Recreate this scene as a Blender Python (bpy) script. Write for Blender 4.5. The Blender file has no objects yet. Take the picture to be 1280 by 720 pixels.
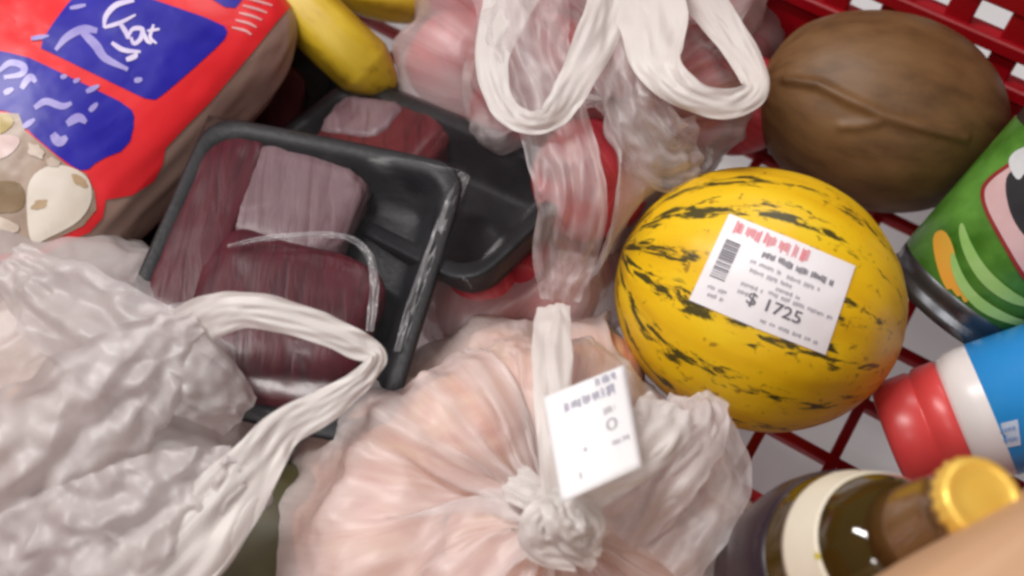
import bpy, bmesh, math, random
import numpy as np
from mathutils import Vector, Matrix, noise as mnoise
from mathutils.bvhtree import BVHTree

random.seed(7)
RNG = np.random.default_rng(7)
sc = bpy.context.scene
COL = sc.collection

# ------------------------------------------------------------------ camera
TH = math.radians(28.0)
TGT = np.array([0.0, 0.0, 0.05])
DIST = 0.66
HFOV = math.radians(50.0)
F = 640.0 / math.tan(HFOV / 2)
CAM = TGT + DIST * np.array([0, -math.sin(TH), math.cos(TH)])
RIGHT = np.array([1.0, 0, 0])
UP = np.array([0, math.cos(TH), math.sin(TH)])
FWD = np.array([0, math.sin(TH), -math.cos(TH)])
cd = bpy.data.cameras.new('camera')
cam = bpy.data.objects.new('camera', cd)
COL.objects.link(cam)
cam.location = CAM
cam.rotation_euler = (TH, 0, 0)
cd.sensor_fit = 'HORIZONTAL'
cd.angle = HFOV
cd.clip_start = 0.01
cd.clip_end = 60
cd.dof.use_dof = True
cd.dof.focus_distance = 0.60
cd.dof.aperture_fstop = 5.0
sc.camera = cam

# ------------------------------------------------------------------ world + lamps (shop ceiling tubes)
w = bpy.data.worlds.new('World')
sc.world = w
w.use_nodes = True
bg = w.node_tree.nodes['Background']
bg.inputs[0].default_value = (0.95, 0.93, 1.0, 1)
bg.inputs[1].default_value = 0.09


def area(name, loc, size, energy, rz=0.0, color=(1, .96, .93)):
    l = bpy.data.lights.new(name, 'AREA')
    l.shape = 'RECTANGLE'
    l.size, l.size_y = size
    l.energy = energy
    l.color = color
    o = bpy.data.objects.new(name, l)
    COL.objects.link(o)
    o.location = loc
    o.rotation_euler = (0, 0, rz)
    return o


area('ceiling_tube_light', (-1.3, 0.6, 2.4), (1.8, 0.22), 72, math.radians(-32))
area('ceiling_tube_light', (0.5, 2.2, 2.5), (1.8, 0.22), 36, math.radians(-32))
area('ceiling_tube_light', (-0.2, -1.4, 2.5), (1.8, 0.22), 22, math.radians(-32))

sc.view_settings.view_transform = 'Standard'
sc.view_settings.look = 'None'
sc.view_settings.exposure = 0.0
sc.view_settings.gamma = 1.0
sc.render.engine = 'CYCLES'
sc.cycles.transparent_max_bounces = 24
sc.cycles.max_bounces = 12
sc.cycles.filter_width = 3.0
sc.cycles.use_denoising = True
sc.cycles.caustics_reflective = False
sc.cycles.caustics_refractive = False


# ------------------------------------------------------------------ pixel helpers
def ray(px, py):
    d = RIGHT * ((px - 640) / F) - UP * ((py - 360) / F) + FWD
    return d


def P(px, py, z):
    d = ray(px, py)
    return CAM + d * ((z - CAM[2]) / d[2])


def depth(p):
    return float(np.dot(np.asarray(p) - CAM, FWD))


def m_per_px(p):
    return depth(p) / F


def nrm(v):
    v = np.asarray(v, float)
    return v / np.linalg.norm(v)


def frame(ax, hint=(0, 0, 1)):
    """rows: x,y,z axes with z = ax"""
    z = nrm(ax)
    x = np.cross(hint, z)
    if np.linalg.norm(x) < 1e-4:
        x = np.cross((1, 0, 0), z)
    x = nrm(x)
    return np.array([x, np.cross(z, x), z])


# ------------------------------------------------------------------ object helpers
def thing(name, base, label, cat, group=None):
    o = bpy.data.objects.new(name, None)
    o.empty_display_size = 0.02
    COL.objects.link(o)
    o.location = base
    o['label'] = label
    o['category'] = cat
    if group:
        o['group'] = group
    return o


def abs_loc(o):
    v = Vector((0, 0, 0))
    while o:
        v = v + o.location
        o = o.parent
    return np.array(v)


def mk(name, V, faces, mat, parent=None, smooth=True, subsurf=0, attr=None, origin=None, mats=None, fmat=None):
    V = np.asarray(V, float)
    if parent is not None:
        pl = abs_loc(parent)
        org = pl
    else:
        org = np.array([(V[:, 0].min() + V[:, 0].max()) / 2, (V[:, 1].min() + V[:, 1].max()) / 2, V[:, 2].min()]) if origin is None else np.asarray(origin)
    me = bpy.data.meshes.new(name)
    me.from_pydata((V - org).tolist(), [], [list(map(int, f)) for f in faces])
    if smooth:
        me.polygons.foreach_set('use_smooth', [True] * len(me.polygons))
    if attr:
        for k, arr in attr.items():
            a = me.attributes.new(k, 'FLOAT_VECTOR', 'POINT')
            a.data.foreach_set('vector', np.asarray(arr, np.float32).ravel())
    me.materials.append(mat)
    if mats:
        for m_ in mats:
            me.materials.append(m_)
        me.polygons.foreach_set('material_index', fmat)
    me.update()
    o = bpy.data.objects.new(name, me)
    COL.objects.link(o)
    if parent is not None:
        o.parent = parent
    else:
        o.location = org
    if subsurf:
        md = o.modifiers.new('sub', 'SUBSURF')
        md.levels = md.render_levels = subsurf
    return o


def tag(o, label, cat, group=None):
    o['label'] = label
    o['category'] = cat
    if group:
        o['group'] = group
    return o


def struct(o):
    o['kind'] = 'structure'
    return o


def bvh(V, faces):
    return BVHTree.FromPolygons([tuple(v) for v in V], [list(map(int, f)) for f in faces])


# ------------------------------------------------------------------ shapes (world coordinates)
def grid_faces(nu, nv, wrap_u=True):
    f = []
    for j in range(nv - 1):
        for i in range(nu if wrap_u else nu - 1):
            a = j * nu + i
            b = j * nu + (i + 1) % nu
            f.append((a, b, b + nu, a + nu))
    return f


def cap_ends(faces, nu, nv):
    return faces + [tuple(range(nu))[::-1], tuple(range((nv - 1) * nu, nv * nu))]


def lathe(prof, base, axis, seg=48, hint=(0, 0, 1), caps=True):
    R = frame(axis, hint)
    base = np.asarray(base)
    V = []
    for r, h in prof:
        for i in range(seg):
            a = 2 * math.pi * i / seg
            V.append(base + R[0] * (r * math.cos(a)) + R[1] * (r * math.sin(a)) + R[2] * h)
    f = grid_faces(seg, len(prof))
    if caps:
        f = cap_ends(f, seg, len(prof))
    return np.array(V), f


def ellipsoid(c, rad, R, seg=48, rings=28, fn=None):
    """poles on local z. fn(unit dir local)->scale"""
    V, S = [], []
    for j in range(rings + 1):
        t = math.pi * j / rings
        tt = min(max(t, 0.012), math.pi - 0.012)
        for i in range(seg):
            a = 2 * math.pi * i / seg
            d = np.array([math.sin(tt) * math.cos(a), math.sin(tt) * math.sin(a), math.cos(tt)])
            s = fn(d, a, tt) if fn else 1.0
            V.append(np.asarray(c) + (d * np.asarray(rad) * s) @ R)
            S.append((math.cos(a), math.sin(a), t / math.pi))
    f = cap_ends(grid_faces(seg, rings + 1), seg, rings + 1)
    return np.array(V), f, np.array(S)


def superbox(c, half, R, e=0.35, seg=56, rings=36, fn=None, et=None):
    """rounded pillow box; local z is thickness"""
    V = []
    et = e * 2.2 if et is None else et
    sg = lambda v, p: math.copysign(abs(v) ** p, v)
    for j in range(rings + 1):
        t = -math.pi / 2 + math.pi * j / rings
        t = min(max(t, -1.56), 1.56)
        for i in range(seg):
            a = 2 * math.pi * i / seg
            d = np.array([sg(math.cos(t), et) * sg(math.cos(a), e), sg(math.cos(t), et) * sg(math.sin(a), e), sg(math.sin(t), 0.9 if et > .5 else .5)])
            p = d * np.asarray(half)
            if fn:
                p = fn(p, d)
            V.append(np.asarray(c) + p @ R)
    return np.array(V), cap_ends(grid_faces(seg, rings + 1), seg, rings + 1)


def box(c, half, R=np.eye(3)):
    V = np.array([[x, y, z] for z in (-1, 1) for y in (-1, 1) for x in (-1, 1)], float) * np.asarray(half)
    V = np.asarray(c) + V @ R
    f = [(0, 2, 3, 1), (4, 5, 7, 6), (0, 1, 5, 4), (2, 6, 7, 3), (0, 4, 6, 2), (1, 3, 7, 5)]
    return V, f


def bevel_box(c, half, R=np.eye(3), b=0.001):
    hx, hy, hz = half
    V, f = [], []
    rings = [(-hz, b), (-hz + b, 0), (hz - b, 0), (hz, b)]
    for z, ins in rings:
        x, y = hx - ins, hy - ins
        bb = b
        for px_, py_ in ((x - bb, -y), (x, -y + bb), (x, y - bb), (x - bb, y), (-x + bb, y), (-x, y - bb), (-x, -y + bb), (-x + bb, -y)):
            V.append((px_, py_, z))
    V = np.asarray(c) + np.array(V) @ R
    return V, cap_ends(grid_faces(8, 4), 8, 4)


def catmull(pts, n):
    pts = [np.asarray(p, float) for p in pts]
    pts = [2 * pts[0] - pts[1]] + pts + [2 * pts[-1] - pts[-2]]
    out = []
    m = len(pts) - 3
    for k in range(n):
        u = k / (n - 1) * m
        i = min(int(u), m - 1)
        t = u - i
        p0, p1, p2, p3 = pts[i:i + 4]
        out.append(0.5 * ((2 * p1) + (-p0 + p2) * t + (2 * p0 - 5 * p1 + 4 * p2 - p3) * t * t + (-p0 + 3 * p1 - 3 * p2 + p3) * t ** 3))
    return np.array(out)


def tube(path, radii, seg=24, shape=None):
    V = []
    n = len(path)
    prev = None
    for k in range(n):
        t = nrm(path[min(k + 1, n - 1)] - path[max(k - 1, 0)])
        if prev is None:
            x = frame(t)[0]
        else:
            x = nrm(prev - t * np.dot(prev, t))
        prev = x
        y = np.cross(t, x)
        for i in range(seg):
            a = 2 * math.pi * i / seg
            s = shape(a) if shape else 1
            V.append(path[k] + (x * math.cos(a) + y * math.sin(a)) * radii[k] * s)
    return np.array(V), cap_ends(grid_faces(seg, n), seg, n)


def vnoise(p, s=1.0):
    return mnoise.noise(Vector((float(p[0]) * s, float(p[1]) * s, float(p[2]) * s)))


def ribbon(pts, n=70, m=17, seed=0, amp=0.10, layers=2, gap=0.0016, crumple=0.0012, fold=3.6, cs=1.0):
    """pts: (px, py, z, width_px, twist_deg). A flat plastic band, several plies."""
    ctrl = [P(p[0], p[1], p[2]) for p in pts]
    path = catmull(ctrl, n)
    wid = catmull([(p[3] * m_per_px(c), p[4], 0) for p, c in zip(pts, ctrl)], n)
    V, faces, ST = [], [], []
    for L in range(layers):
        off = len(V)
        for k in range(n):
            t = nrm(path[min(k + 1, n - 1)] - path[max(k - 1, 0)])
            view = nrm(CAM - path[k])
            view = nrm(view - t * np.dot(view, t))
            side = np.cross(t, view)
            a = math.radians(wid[k][1])
            s2 = side * math.cos(a) + view * math.sin(a)
            n2 = np.cross(s2, t)
            n2 = n2 if np.dot(n2, view) > 0 else -n2
            hw = wid[k][0] / 2 * (1 - 0.06 * L + 0.10 * vnoise((k * .13, seed + L * 7, 0)))
            for i in range(m):
                v = -1 + 2 * i / (m - 1)
                h = hw * amp * (math.cos(v * 1.4) * 1.6 + (0.35 + 1.6 * abs(vnoise((k * .05, v * 2.2, seed + 5.5)))) * math.sin(v * fold + 3.5 * vnoise((k * .045, v * 1.2 + seed, L * 3.1))))
                h += hw * 0.14 * vnoise((k * .10, v * 2.6, seed + 3.3 * L)) + crumple * (0.5 - 2 * abs(vnoise((k * .065 * cs, v * 1.7 * cs + k * .02, seed + 9 + L)))) + crumple * .3 * vnoise((k * .2, v * 3, seed))
                V.append(path[k] + s2 * (hw * v) + n2 * (h - L * gap))
                ST.append((v * .30, seed * .7 + L * 1.3, k * 1.3 / n))
        for k in range(n - 1):
            for i in range(m - 1):
                q = off + k * m + i
                faces.append((q, q + 1, q + m + 1, q + m))
    return np.array(V), faces, np.array(ST)


# ------------------------------------------------------------------ plastic film relaxation
def push_out(X, colliders, eps):
    for c, R, rad in colliders:
        L = ((X - c) @ R.T) / (rad + eps)
        d = np.sqrt((L * L).sum(1))
        k = d < 1.0
        if k.any():
            Lk = L[k] / np.maximum(d[k], 1e-6)[:, None]
            X[k] = c + (Lk * (rad + eps)) @ R
    return X


def relax(X, E, L0, stiff, pins, colliders, steps=50, iters=4, grav=2.0e-5, eps=0.0012, zmin=0.004, damp=0.90):
    n = len(X)
    Xp = X.copy()
    pin_pos = X[pins].copy()
    a, b = E[:, 0], E[:, 1]
    cnt = np.bincount(a, minlength=n) + np.bincount(b, minlength=n)
    inv = 1.4 / np.maximum(cnt, 1)
    for s in range(steps):
        N = X + damp * (X - Xp)
        N[:, 2] -= grav
        Xp = X
        X = N
        for it in range(iters):
            d = X[b] - X[a]
            l = np.sqrt((d * d).sum(1)) + 1e-9
            c = d * (0.5 * stiff * (l - L0) / l)[:, None]
            for q in range(3):
                X[:, q] += (np.bincount(a, c[:, q], n) - np.bincount(b, c[:, q], n)) * inv * 2
            X[pins] = pin_pos
        X = push_out(X, colliders, eps)
        X[:, 2] = np.maximum(X[:, 2], zmin)
    return X


def sack(c, knot, lumps, colliders, nth=220, ns=110, s0=0.22, pleats=0.06, slack=1.05, seed=1, margin=0.004,
         smooth_it=70, steps=50, s_pleat=0.45, rough=0.004, soft=2, crum=(.004, 28, .0018, 75), grain=None, loose=False):
    """a closed film bag round ellipsoid lumps, gathered at the knot"""
    rng = np.random.default_rng(seed)
    c = np.asarray(c, float)
    R = frame(np.asarray(knot) - c)
    th = np.arange(nth) * 2 * math.pi / nth
    ss = np.linspace(0.012, 0.97, ns)
    S, T = np.meshgrid(ss, th, indexing='ij')
    D = np.stack([np.sin(math.pi * S) * np.cos(T), np.sin(math.pi * S) * np.sin(T), np.cos(math.pi * S)], -1) @ R
    rad0 = np.full(S.shape, 0.02)
    for lc, lr, la in lumps:
        o = ((c - lc) @ lr.T) / la
        d = (D @ lr.T) / la
        A = (d * d).sum(-1)
        B = (d * o).sum(-1)
        C = (o * o).sum() - 1
        disc = B * B - A * C
        t = np.where(disc > 0, (-B + np.sqrt(np.maximum(disc, 0))) / A, 0)
        rad0 = np.maximum(rad0, t)
    r = rad0 + margin
    for k in range(smooth_it):
        rr = (np.roll(r, 1, 1) + np.roll(r, -1, 1)) / 2
        up_ = np.vstack([r[:1], r[:-1]])
        dn = np.vstack([r[1:], r[-1:]])
        r = np.maximum(0.25 * (up_ + dn) + 0.5 * rr, rad0 + margin)
    X = c + D * r[..., None]
    tt = np.clip(S / s0, 0, 1)
    bl = (tt ** 0.75)[..., None]
    X = np.asarray(knot) * (1 - bl) + X * bl
    # pleats running out of the knot
    pl = np.zeros(S.shape)
    for m_, am in ((7, .5), (11, .8), (17, 1.0), (23, .8), (31, .6), (41, .4)):
        ph = rng.uniform(0, 6.28)
        wp = rng.uniform(-1.5, 1.5)
        cut_s = rng.uniform(.6, 1.3)
        pl += am * (0.5 - np.abs(np.sin((m_ * T + ph + wp * np.sin(5 * S + ph)) / 2))) * np.exp(-(S / (s_pleat * cut_s)) ** 2 * (m_ / 17.0))
    ramp = np.clip(S / 0.10, 0, 1)
    X = X + D * (pl * pleats * 0.1 * ramp)[..., None]
    X = X + D * (rng.normal(0, 1, S.shape) * rough * 0.25)[..., None]
    V = X.reshape(-1, 3)
    idx = np.arange(ns * nth).reshape(ns, nth)
    r1 = np.roll(idx, -1, 1)
    r2 = np.roll(idx, -2, 1)
    E, K = [], []

    def add(a, b, k):
        E.append(np.stack([a.ravel(), b.ravel()], 1))
        K.append(np.full(a.size, k))
    add(idx, r1, 1.0)
    add(idx[:-1], idx[1:], 1.0)
    add(idx[:-1], r1[1:], 0.6)
    add(r1[:-1], idx[1:], 0.6)
    add(idx, r2, 0.12)
    add(idx[:-2], idx[2:], 0.12)
    E = np.concatenate(E)
    K = np.concatenate(K)
    L0 = np.linalg.norm(V[E[:, 0]] - V[E[:, 1]], axis=1)
    # low-frequency variation of slack makes local buckles
    mid = (V[E[:, 0]] + V[E[:, 1]]) / 2
    ph = rng.uniform(0, 6.28, 6)
    var = np.sin(mid[:, 0] * 60 + ph[0]) * np.sin(mid[:, 1] * 55 + ph[1]) + 0.6 * np.sin(mid[:, 0] * 130 + mid[:, 1] * 90 + ph[2])
    L0 = L0 * (slack + 0.03 * var)
    pins = idx[:3].ravel()
    V = relax(V.copy(), E, L0, K, pins, list(lumps) + list(colliders), steps=steps, eps=margin * .8 if loose else .0012)
    G = V.reshape(ns, nth, 3)
    for _ in range(soft):
        nb4 = (np.roll(G, 1, 1) + np.roll(G, -1, 1) + np.concatenate([G[:1], G[:-1]]) + np.concatenate([G[1:], G[-1:]])) / 4
        nb4[:3] = G[:3]
        G = 0.4 * G + 0.6 * nb4
    # creased film: sharp ridges between slack hollows
    V = G.reshape(-1, 3).copy()
    a1, f1, a2, f2 = crum
    Dn = D.reshape(-1, 3)
    fade = np.clip(S.reshape(-1) / 0.12, 0, 1)
    for i_ in range(len(V)):
        v = V[i_]
        v0 = v
        if grain is not None:
            v = v - grain * (np.dot(v, grain) * .62)
        w_ = np.array([vnoise(v, 18), vnoise(v + 3.7, 18), 0]) * .018
        h = a1 * (0.35 - abs(vnoise((v + w_) + seed, f1)) * 1.6) + a2 * (0.3 - abs(vnoise((v - w_) + seed * 2, f2)) * 1.6)
        V[i_] = v0 + Dn[i_] * (h * fade[i_])
    if not loose:
        V = push_out(V, list(lumps), 0.0008)
    V[:, 2] = np.maximum(V[:, 2], .003)
    faces = grid_faces(nth, ns)
    faces.append(tuple(idx[-1]))
    return V, faces, np.stack([np.cos(T), np.sin(T), S], -1).reshape(-1, 3)


# ------------------------------------------------------------------ materials
MATS = {}


def nodes(name):
    m = bpy.data.materials.new(name)
    m.use_nodes = True
    nt = m.node_tree
    return m, nt, nt.nodes['Principled BSDF']


def N(nt, typ, **kw):
    n = nt.nodes.new(typ)
    for k, v in kw.items():
        setattr(n, k, v)
    return n


def ramp(nt, stops):
    n = nt.nodes.new('ShaderNodeValToRGB')
    cr = n.color_ramp
    while len(cr.elements) < len(stops):
        cr.elements.new(0.5)
    for e, (p, c) in zip(cr.elements, stops):
        e.position = p
        e.color = (*c, 1) if len(c) == 3 else c
    return n


def noise_tex(nt, scale, detail=4, rough=0.55, coord='Object', dist=0.0):
    tc = nt.nodes.new('ShaderNodeTexCoord')
    n = nt.nodes.new('ShaderNodeTexNoise')
    n.inputs['Scale'].default_value = scale
    n.inputs['Detail'].default_value = detail
    n.inputs['Roughness'].default_value = rough
    n.inputs['Distortion'].default_value = dist
    nt.links.new(tc.outputs[coord], n.inputs['Vector'])
    return n


def bump(nt, src, strength, dist=0.001):
    b = nt.nodes.new('ShaderNodeBump')
    b.inputs['Strength'].default_value = strength
    b.inputs['Distance'].default_value = dist
    nt.links.new(src, b.inputs['Height'])
    return b


def simple(name, c1, c2=None, scale=30, rough=0.5, bmp=0.15, bscale=None, metal=0, spec=0.5, coat=0, sss=0, rvar=0.1):
    m, nt, b = nodes(name)
    c2 = c2 or tuple(x * 0.8 for x in c1)
    nz = noise_tex(nt, scale)
    rp = ramp(nt, [(0.3, c2), (0.7, c1)])
    nt.links.new(nz.outputs['Fac'], rp.inputs['Fac'])
    nt.links.new(rp.outputs['Color'], b.inputs['Base Color'])
    mr = N(nt, 'ShaderNodeMapRange')
    mr.inputs['To Min'].default_value = max(0.02, rough - rvar)
    mr.inputs['To Max'].default_value = min(1, rough + rvar)
    nt.links.new(nz.outputs['Fac'], mr.inputs['Value'])
    nt.links.new(mr.outputs['Result'], b.inputs['Roughness'])
    b.inputs['Metallic'].default_value = metal
    b.inputs['Specular IOR Level'].default_value = spec
    b.inputs['Coat Weight'].default_value = coat
    if sss:
        b.inputs['Subsurface Weight'].default_value = sss
        b.inputs['Subsurface Radius'].default_value = (0.01, 0.005, 0.003)
        b.inputs['Subsurface Scale'].default_value = 1.0
    if bmp:
        nb = noise_tex(nt, bscale or scale * 4, 5)
        nt.links.new(bump(nt, nb.outputs['Fac'], bmp).outputs['Normal'], b.inputs['Normal'])
    return m


def film(name, tint, opac, rough=0.45, var=0.12, trans=0.45, gloss=0.8, bmp=0.15, bscale=90, streak=(5, 5, 2.0)):
    """thin polythene: part clear, part milky (reflecting and letting light through), with a sheen"""
    m, nt, b = nodes(name)
    nt.nodes.remove(b)
    out = nt.nodes['Material Output']
    nb = noise_tex(nt, bscale, 3, 0.5, dist=0.6)
    bp = bump(nt, nb.outputs['Fac'], bmp, 0.001)
    dif = N(nt, 'ShaderNodeBsdfDiffuse')
    dif.inputs['Color'].default_value = (*tint, 1)
    tr = N(nt, 'ShaderNodeBsdfTranslucent')
    tr.inputs['Color'].default_value = (*tint, 1)
    mx = N(nt, 'ShaderNodeMixShader')
    mx.inputs[0].default_value = trans
    nt.links.new(dif.outputs[0], mx.inputs[1])
    nt.links.new(tr.outputs[0], mx.inputs[2])
    clear = N(nt, 'ShaderNodeBsdfTransparent')
    clear.inputs['Color'].default_value = (0.97, 0.97, 0.97, 1)
    if streak:       # milky folds run along the film
        at = N(nt, 'ShaderNodeAttribute', attribute_name='streak')
        mp = N(nt, 'ShaderNodeMapping')
        mp.inputs['Scale'].default_value = streak
        nt.links.new(at.outputs['Vector'], mp.inputs['Vector'])
        nz = N(nt, 'ShaderNodeTexNoise')
        nz.inputs['Scale'].default_value = 1.0
        nz.inputs['Detail'].default_value = 5
        nz.inputs['Roughness'].default_value = 0.6
        nz.inputs['Distortion'].default_value = 0.4
        nt.links.new(mp.outputs['Vector'], nz.inputs['Vector'])
        b2 = bump(nt, nz.outputs['Fac'], 0.35, 0.003)
        nt.links.new(b2.outputs['Normal'], bp.inputs['Normal'])
    else:
        nz = noise_tex(nt, 22, 4, 0.6)
    mr = N(nt, 'ShaderNodeMapRange')
    mr.inputs['From Min'].default_value = 0.3
    mr.inputs['From Max'].default_value = 0.7
    mr.inputs['To Min'].default_value = opac - var
    mr.inputs['To Max'].default_value = opac + var
    nt.links.new(nz.outputs['Fac'], mr.inputs['Value'])
    m2 = N(nt, 'ShaderNodeMixShader')
    nt.links.new(mr.outputs['Result'], m2.inputs[0])
    nt.links.new(clear.outputs[0], m2.inputs[1])
    nt.links.new(mx.outputs[0], m2.inputs[2])
    gl = N(nt, 'ShaderNodeBsdfGlossy')
    gl.inputs['Roughness'].default_value = rough
    gl.inputs['Color'].default_value = (gloss, gloss, gloss, 1)
    fr = N(nt, 'ShaderNodeLayerWeight')
    pw = N(nt, 'ShaderNodeMath', operation='POWER')
    nt.links.new(fr.outputs['Facing'], pw.inputs[0])
    pw.inputs[1].default_value = 4.0
    sch = N(nt, 'ShaderNodeMath', operation='MULTIPLY_ADD')
    nt.links.new(pw.outputs[0], sch.inputs[0])
    sch.inputs[1].default_value = 0.5
    sch.inputs[2].default_value = 0.05
    m3 = N(nt, 'ShaderNodeMixShader')
    nt.links.new(sch.outputs[0], m3.inputs[0])
    nt.links.new(m2.outputs[0], m3.inputs[1])
    nt.links.new(gl.outputs[0], m3.inputs[2])
    for s in (dif, tr, gl, fr):
        nt.links.new(bp.outputs['Normal'], s.inputs['Normal'])
    nt.links.new(m3.outputs[0], out.inputs['Surface'])
    return m


def skin_fruit(name, stops, k=(3, 3, 3), scale=2.0, rough=0.4, dash=None, poles=None, bmp=0.1, detail=4):
    """colour from streak coordinates (cos a, sin a, pole-to-pole)"""
    m, nt, b = nodes(name)
    at = N(nt, 'ShaderNodeAttribute', attribute_name='streak')
    mp = N(nt, 'ShaderNodeMapping')
    mp.inputs['Scale'].default_value = k
    nt.links.new(at.outputs['Vector'], mp.inputs['Vector'])
    nz = N(nt, 'ShaderNodeTexNoise')
    nz.inputs['Scale'].default_value = scale
    nz.inputs['Detail'].default_value = detail
    nt.links.new(mp.outputs['Vector'], nz.inputs['Vector'])
    rp = ramp(nt, stops)
    nt.links.new(nz.outputs['Fac'], rp.inputs['Fac'])
    nt.links.new(rp.outputs['Color'], b.inputs['Base Color'])
    b.inputs['Roughness'].default_value = rough
    nb = noise_tex(nt, 260, 4)
    nt.links.new(bump(nt, nb.outputs['Fac'], bmp, 0.0006).outputs['Normal'], b.inputs['Normal'])
    return m, nt, b, at, rp


M_RED = simple('cart_red_plastic', (0.34, 0.002, 0.008), (0.26, 0.002, 0.006), 14, 0.32, 0.08, 200)
M_FLOOR = simple('floor_tile', (0.80, 0.79, 0.80), (0.72, 0.71, 0.72), 6, 0.14, 0.03, 60, spec=0.6, rvar=.05)
M_BAG_G = film('bag_film_milky', (0.92, 0.85, 0.85), 0.46, var=.30)
M_BAG_H = film('bag_film_thin', (0.95, 0.88, 0.87), 0.64, var=.24)
M_BAG_I = film('bag_film_white', (0.82, 0.77, 0.765), 0.64, var=.12, streak=(2.5, 2.5, 5), rough=.45, gloss=.8)
M_HANDLE = film('bag_handle_film', (0.94, 0.90, 0.87), 0.80, var=.10, trans=.35, streak=(2.2, 2.2, 2.2))
M_PAPER = simple('sticker_paper', (0.90, 0.87, 0.90), (0.87, 0.84, 0.87), 40, 0.55, 0.02)
M_PAPER2 = simple('tag_paper', (0.93, 0.92, 0.93), (0.90, 0.89, 0.90), 40, 0.5, 0.02)
M_INK = simple('ink_grey', (0.16, 0.15, 0.18), (0.12, 0.11, 0.14), 60, 0.6, 0)
M_INKL = simple('ink_faded', (0.45, 0.43, 0.47), (0.38, 0.36, 0.40), 60, 0.6, 0)
M_INKR = simple('ink_red', (0.80, 0.16, 0.20), (0.75, 0.22, 0.25), 90, 0.6, 0)
M_BLACK = simple('tray_black_foam', (0.016, 0.016, 0.019), (0.010, 0.010, 0.012), 60, 0.45, 0.3, 300, spec=.3)
M_CLEAR = film('cling_film', (0.85, 0.83, 0.86), 0.012, rough=0.14, var=.008, gloss=0.22, bmp=0.2, bscale=40, streak=None)
M_SEAM = film('cling_film_gathered', (0.75, 0.74, 0.77), 0.28, rough=0.35, var=.26, gloss=1, bmp=0.6, bscale=160, streak=None)


def tag_parts_note():
    pass


# ------------------------------------------------------------------ setting: shop floor under the cart
CR = math.radians(-32)
CU = np.array([math.cos(CR), math.sin(CR), 0])
CV = np.array([-math.sin(CR), math.cos(CR), 0])
CRM = np.array([CU, CV, [0, 0, 1]])
FLOOR_Z = -0.30
fv = np.array([[-6, -6, FLOOR_Z], [6, -6, FLOOR_Z], [6, 6, FLOOR_Z], [-6, 6, FLOOR_Z]], float)
struct(mk('floor', fv, [(0, 1, 2, 3)], M_FLOOR, smooth=False, origin=(0, 0, FLOOR_Z)))

# ------------------------------------------------------------------ red shopping cart
U0, U1 = -0.56, 0.46
wall_pt = P(1240, 235, 0.0)
V1 = float(np.dot(wall_pt, CV))
V0 = V1 - 0.68
cart = thing('shopping_cart', (CU * (U0 + U1) / 2 + CV * (V0 + V1) / 2), 'red plastic shopping cart with lattice base and slotted side holding the groceries', 'shopping cart')


def uvw(u, v, z):
    return CU * u + CV * v + np.array([0, 0, z])


sp = 0.045
ub = bevel_box((0, 0, 0), ((U1 - U0) / 2, 0.0034, 0.004), CRM, 0.0008)
vb = bevel_box((0, 0, 0), (0.0032, (V1 - V0) / 2, 0.0033), CRM, 0.0008)


def shared(first, name, Vf, locs, mat, parent):
    """one mesh, one object per location"""
    o = None
    for p in locs:
        if o is None:
            o = mk(name, Vf[0] + abs_loc(parent), Vf[1], mat, parent, smooth=False)
            q = o
        else:
            q = o.copy()
            COL.objects.link(q)
            q.parent = parent
        q.location = np.asarray(p) - abs_loc(parent)
    return o


cross = P(1042, 574, 0.0)
off_v = (float(np.dot(cross, CV)) - V0) % sp
off_u = (float(np.dot(cross, CU)) - U0) % sp
shared(None, 'base_bar', ub, [uvw((U0 + U1) / 2, V0 + off_v + k * sp, -0.005) for k in range(int((V1 - V0) / sp) + 1)], M_RED, cart)
shared(None, 'base_crossbar', vb, [uvw(U0 + off_u + k * sp, (V0 + V1) / 2, -0.005) for k in range(int((U1 - U0) / sp) + 1)], M_RED, cart)


def wall(a, b, out, solid):
    """a lattice side from a to b (base points), leaning outwards"""
    a, b, out = np.asarray(a), np.asarray(b), np.asarray(out)
    along = nrm(b - a)
    L = np.linalg.norm(b - a)
    upd = nrm(np.array([0, 0, 1.0]) + 0.20 * out)
    nn = np.cross(along, upd)
    R = np.array([along, nn, upd])
    mid = (a + b) / 2
    H = 0.36
    V_, f_ = bevel_box(mid + upd * (solid / 2 - .004), (L / 2, 0.003, solid / 2 + .006), R, 0.0008)
    mk('wall_panel', V_, f_, M_RED, cart, smooth=False)
    z = solid
    rows = [solid + 0.003, solid + 0.030]
    while rows[-1] + 0.034 < H:
        rows.append(rows[-1] + 0.032)
    for k, h in enumerate(rows):
        V_, f_ = bevel_box(mid + upd * h - nn * 0.0, (L / 2 + .001, 0.0075 if k < 2 else .005, 0.0048 if k < 2 else .0085), R, 0.0012)
        mk('wall_rail', V_, f_, M_RED, cart, smooth=False)
    V_, f_ = bevel_box(mid + upd * (H + .01), (L / 2 + .01, 0.012, 0.012), R, 0.004)
    mk('wall_rim', V_, f_, M_RED, cart, smooth=False)
    n = int(L / 0.036)
    sl = bevel_box((0, 0, 0), (0.0085, 0.0034, (H - solid) / 2), R, 0.001)
    shared(None, 'wall_slat', sl, [a + along * (L * (k + .5) / n) + upd * ((H + solid) / 2) for k in range(n)], M_RED, cart)


wall(uvw(U0, V1, 0), uvw(U1, V1, 0), CV, 0.075)
wall(uvw(U1, V1, 0), uvw(U1, V0, 0), CU, 0.05)
wall(uvw(U1, V0, 0), uvw(U0, V0, 0), -CV, 0.05)
wall(uvw(U0, V0, 0), uvw(U0, V1, 0), -CU, 0.05)

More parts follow.
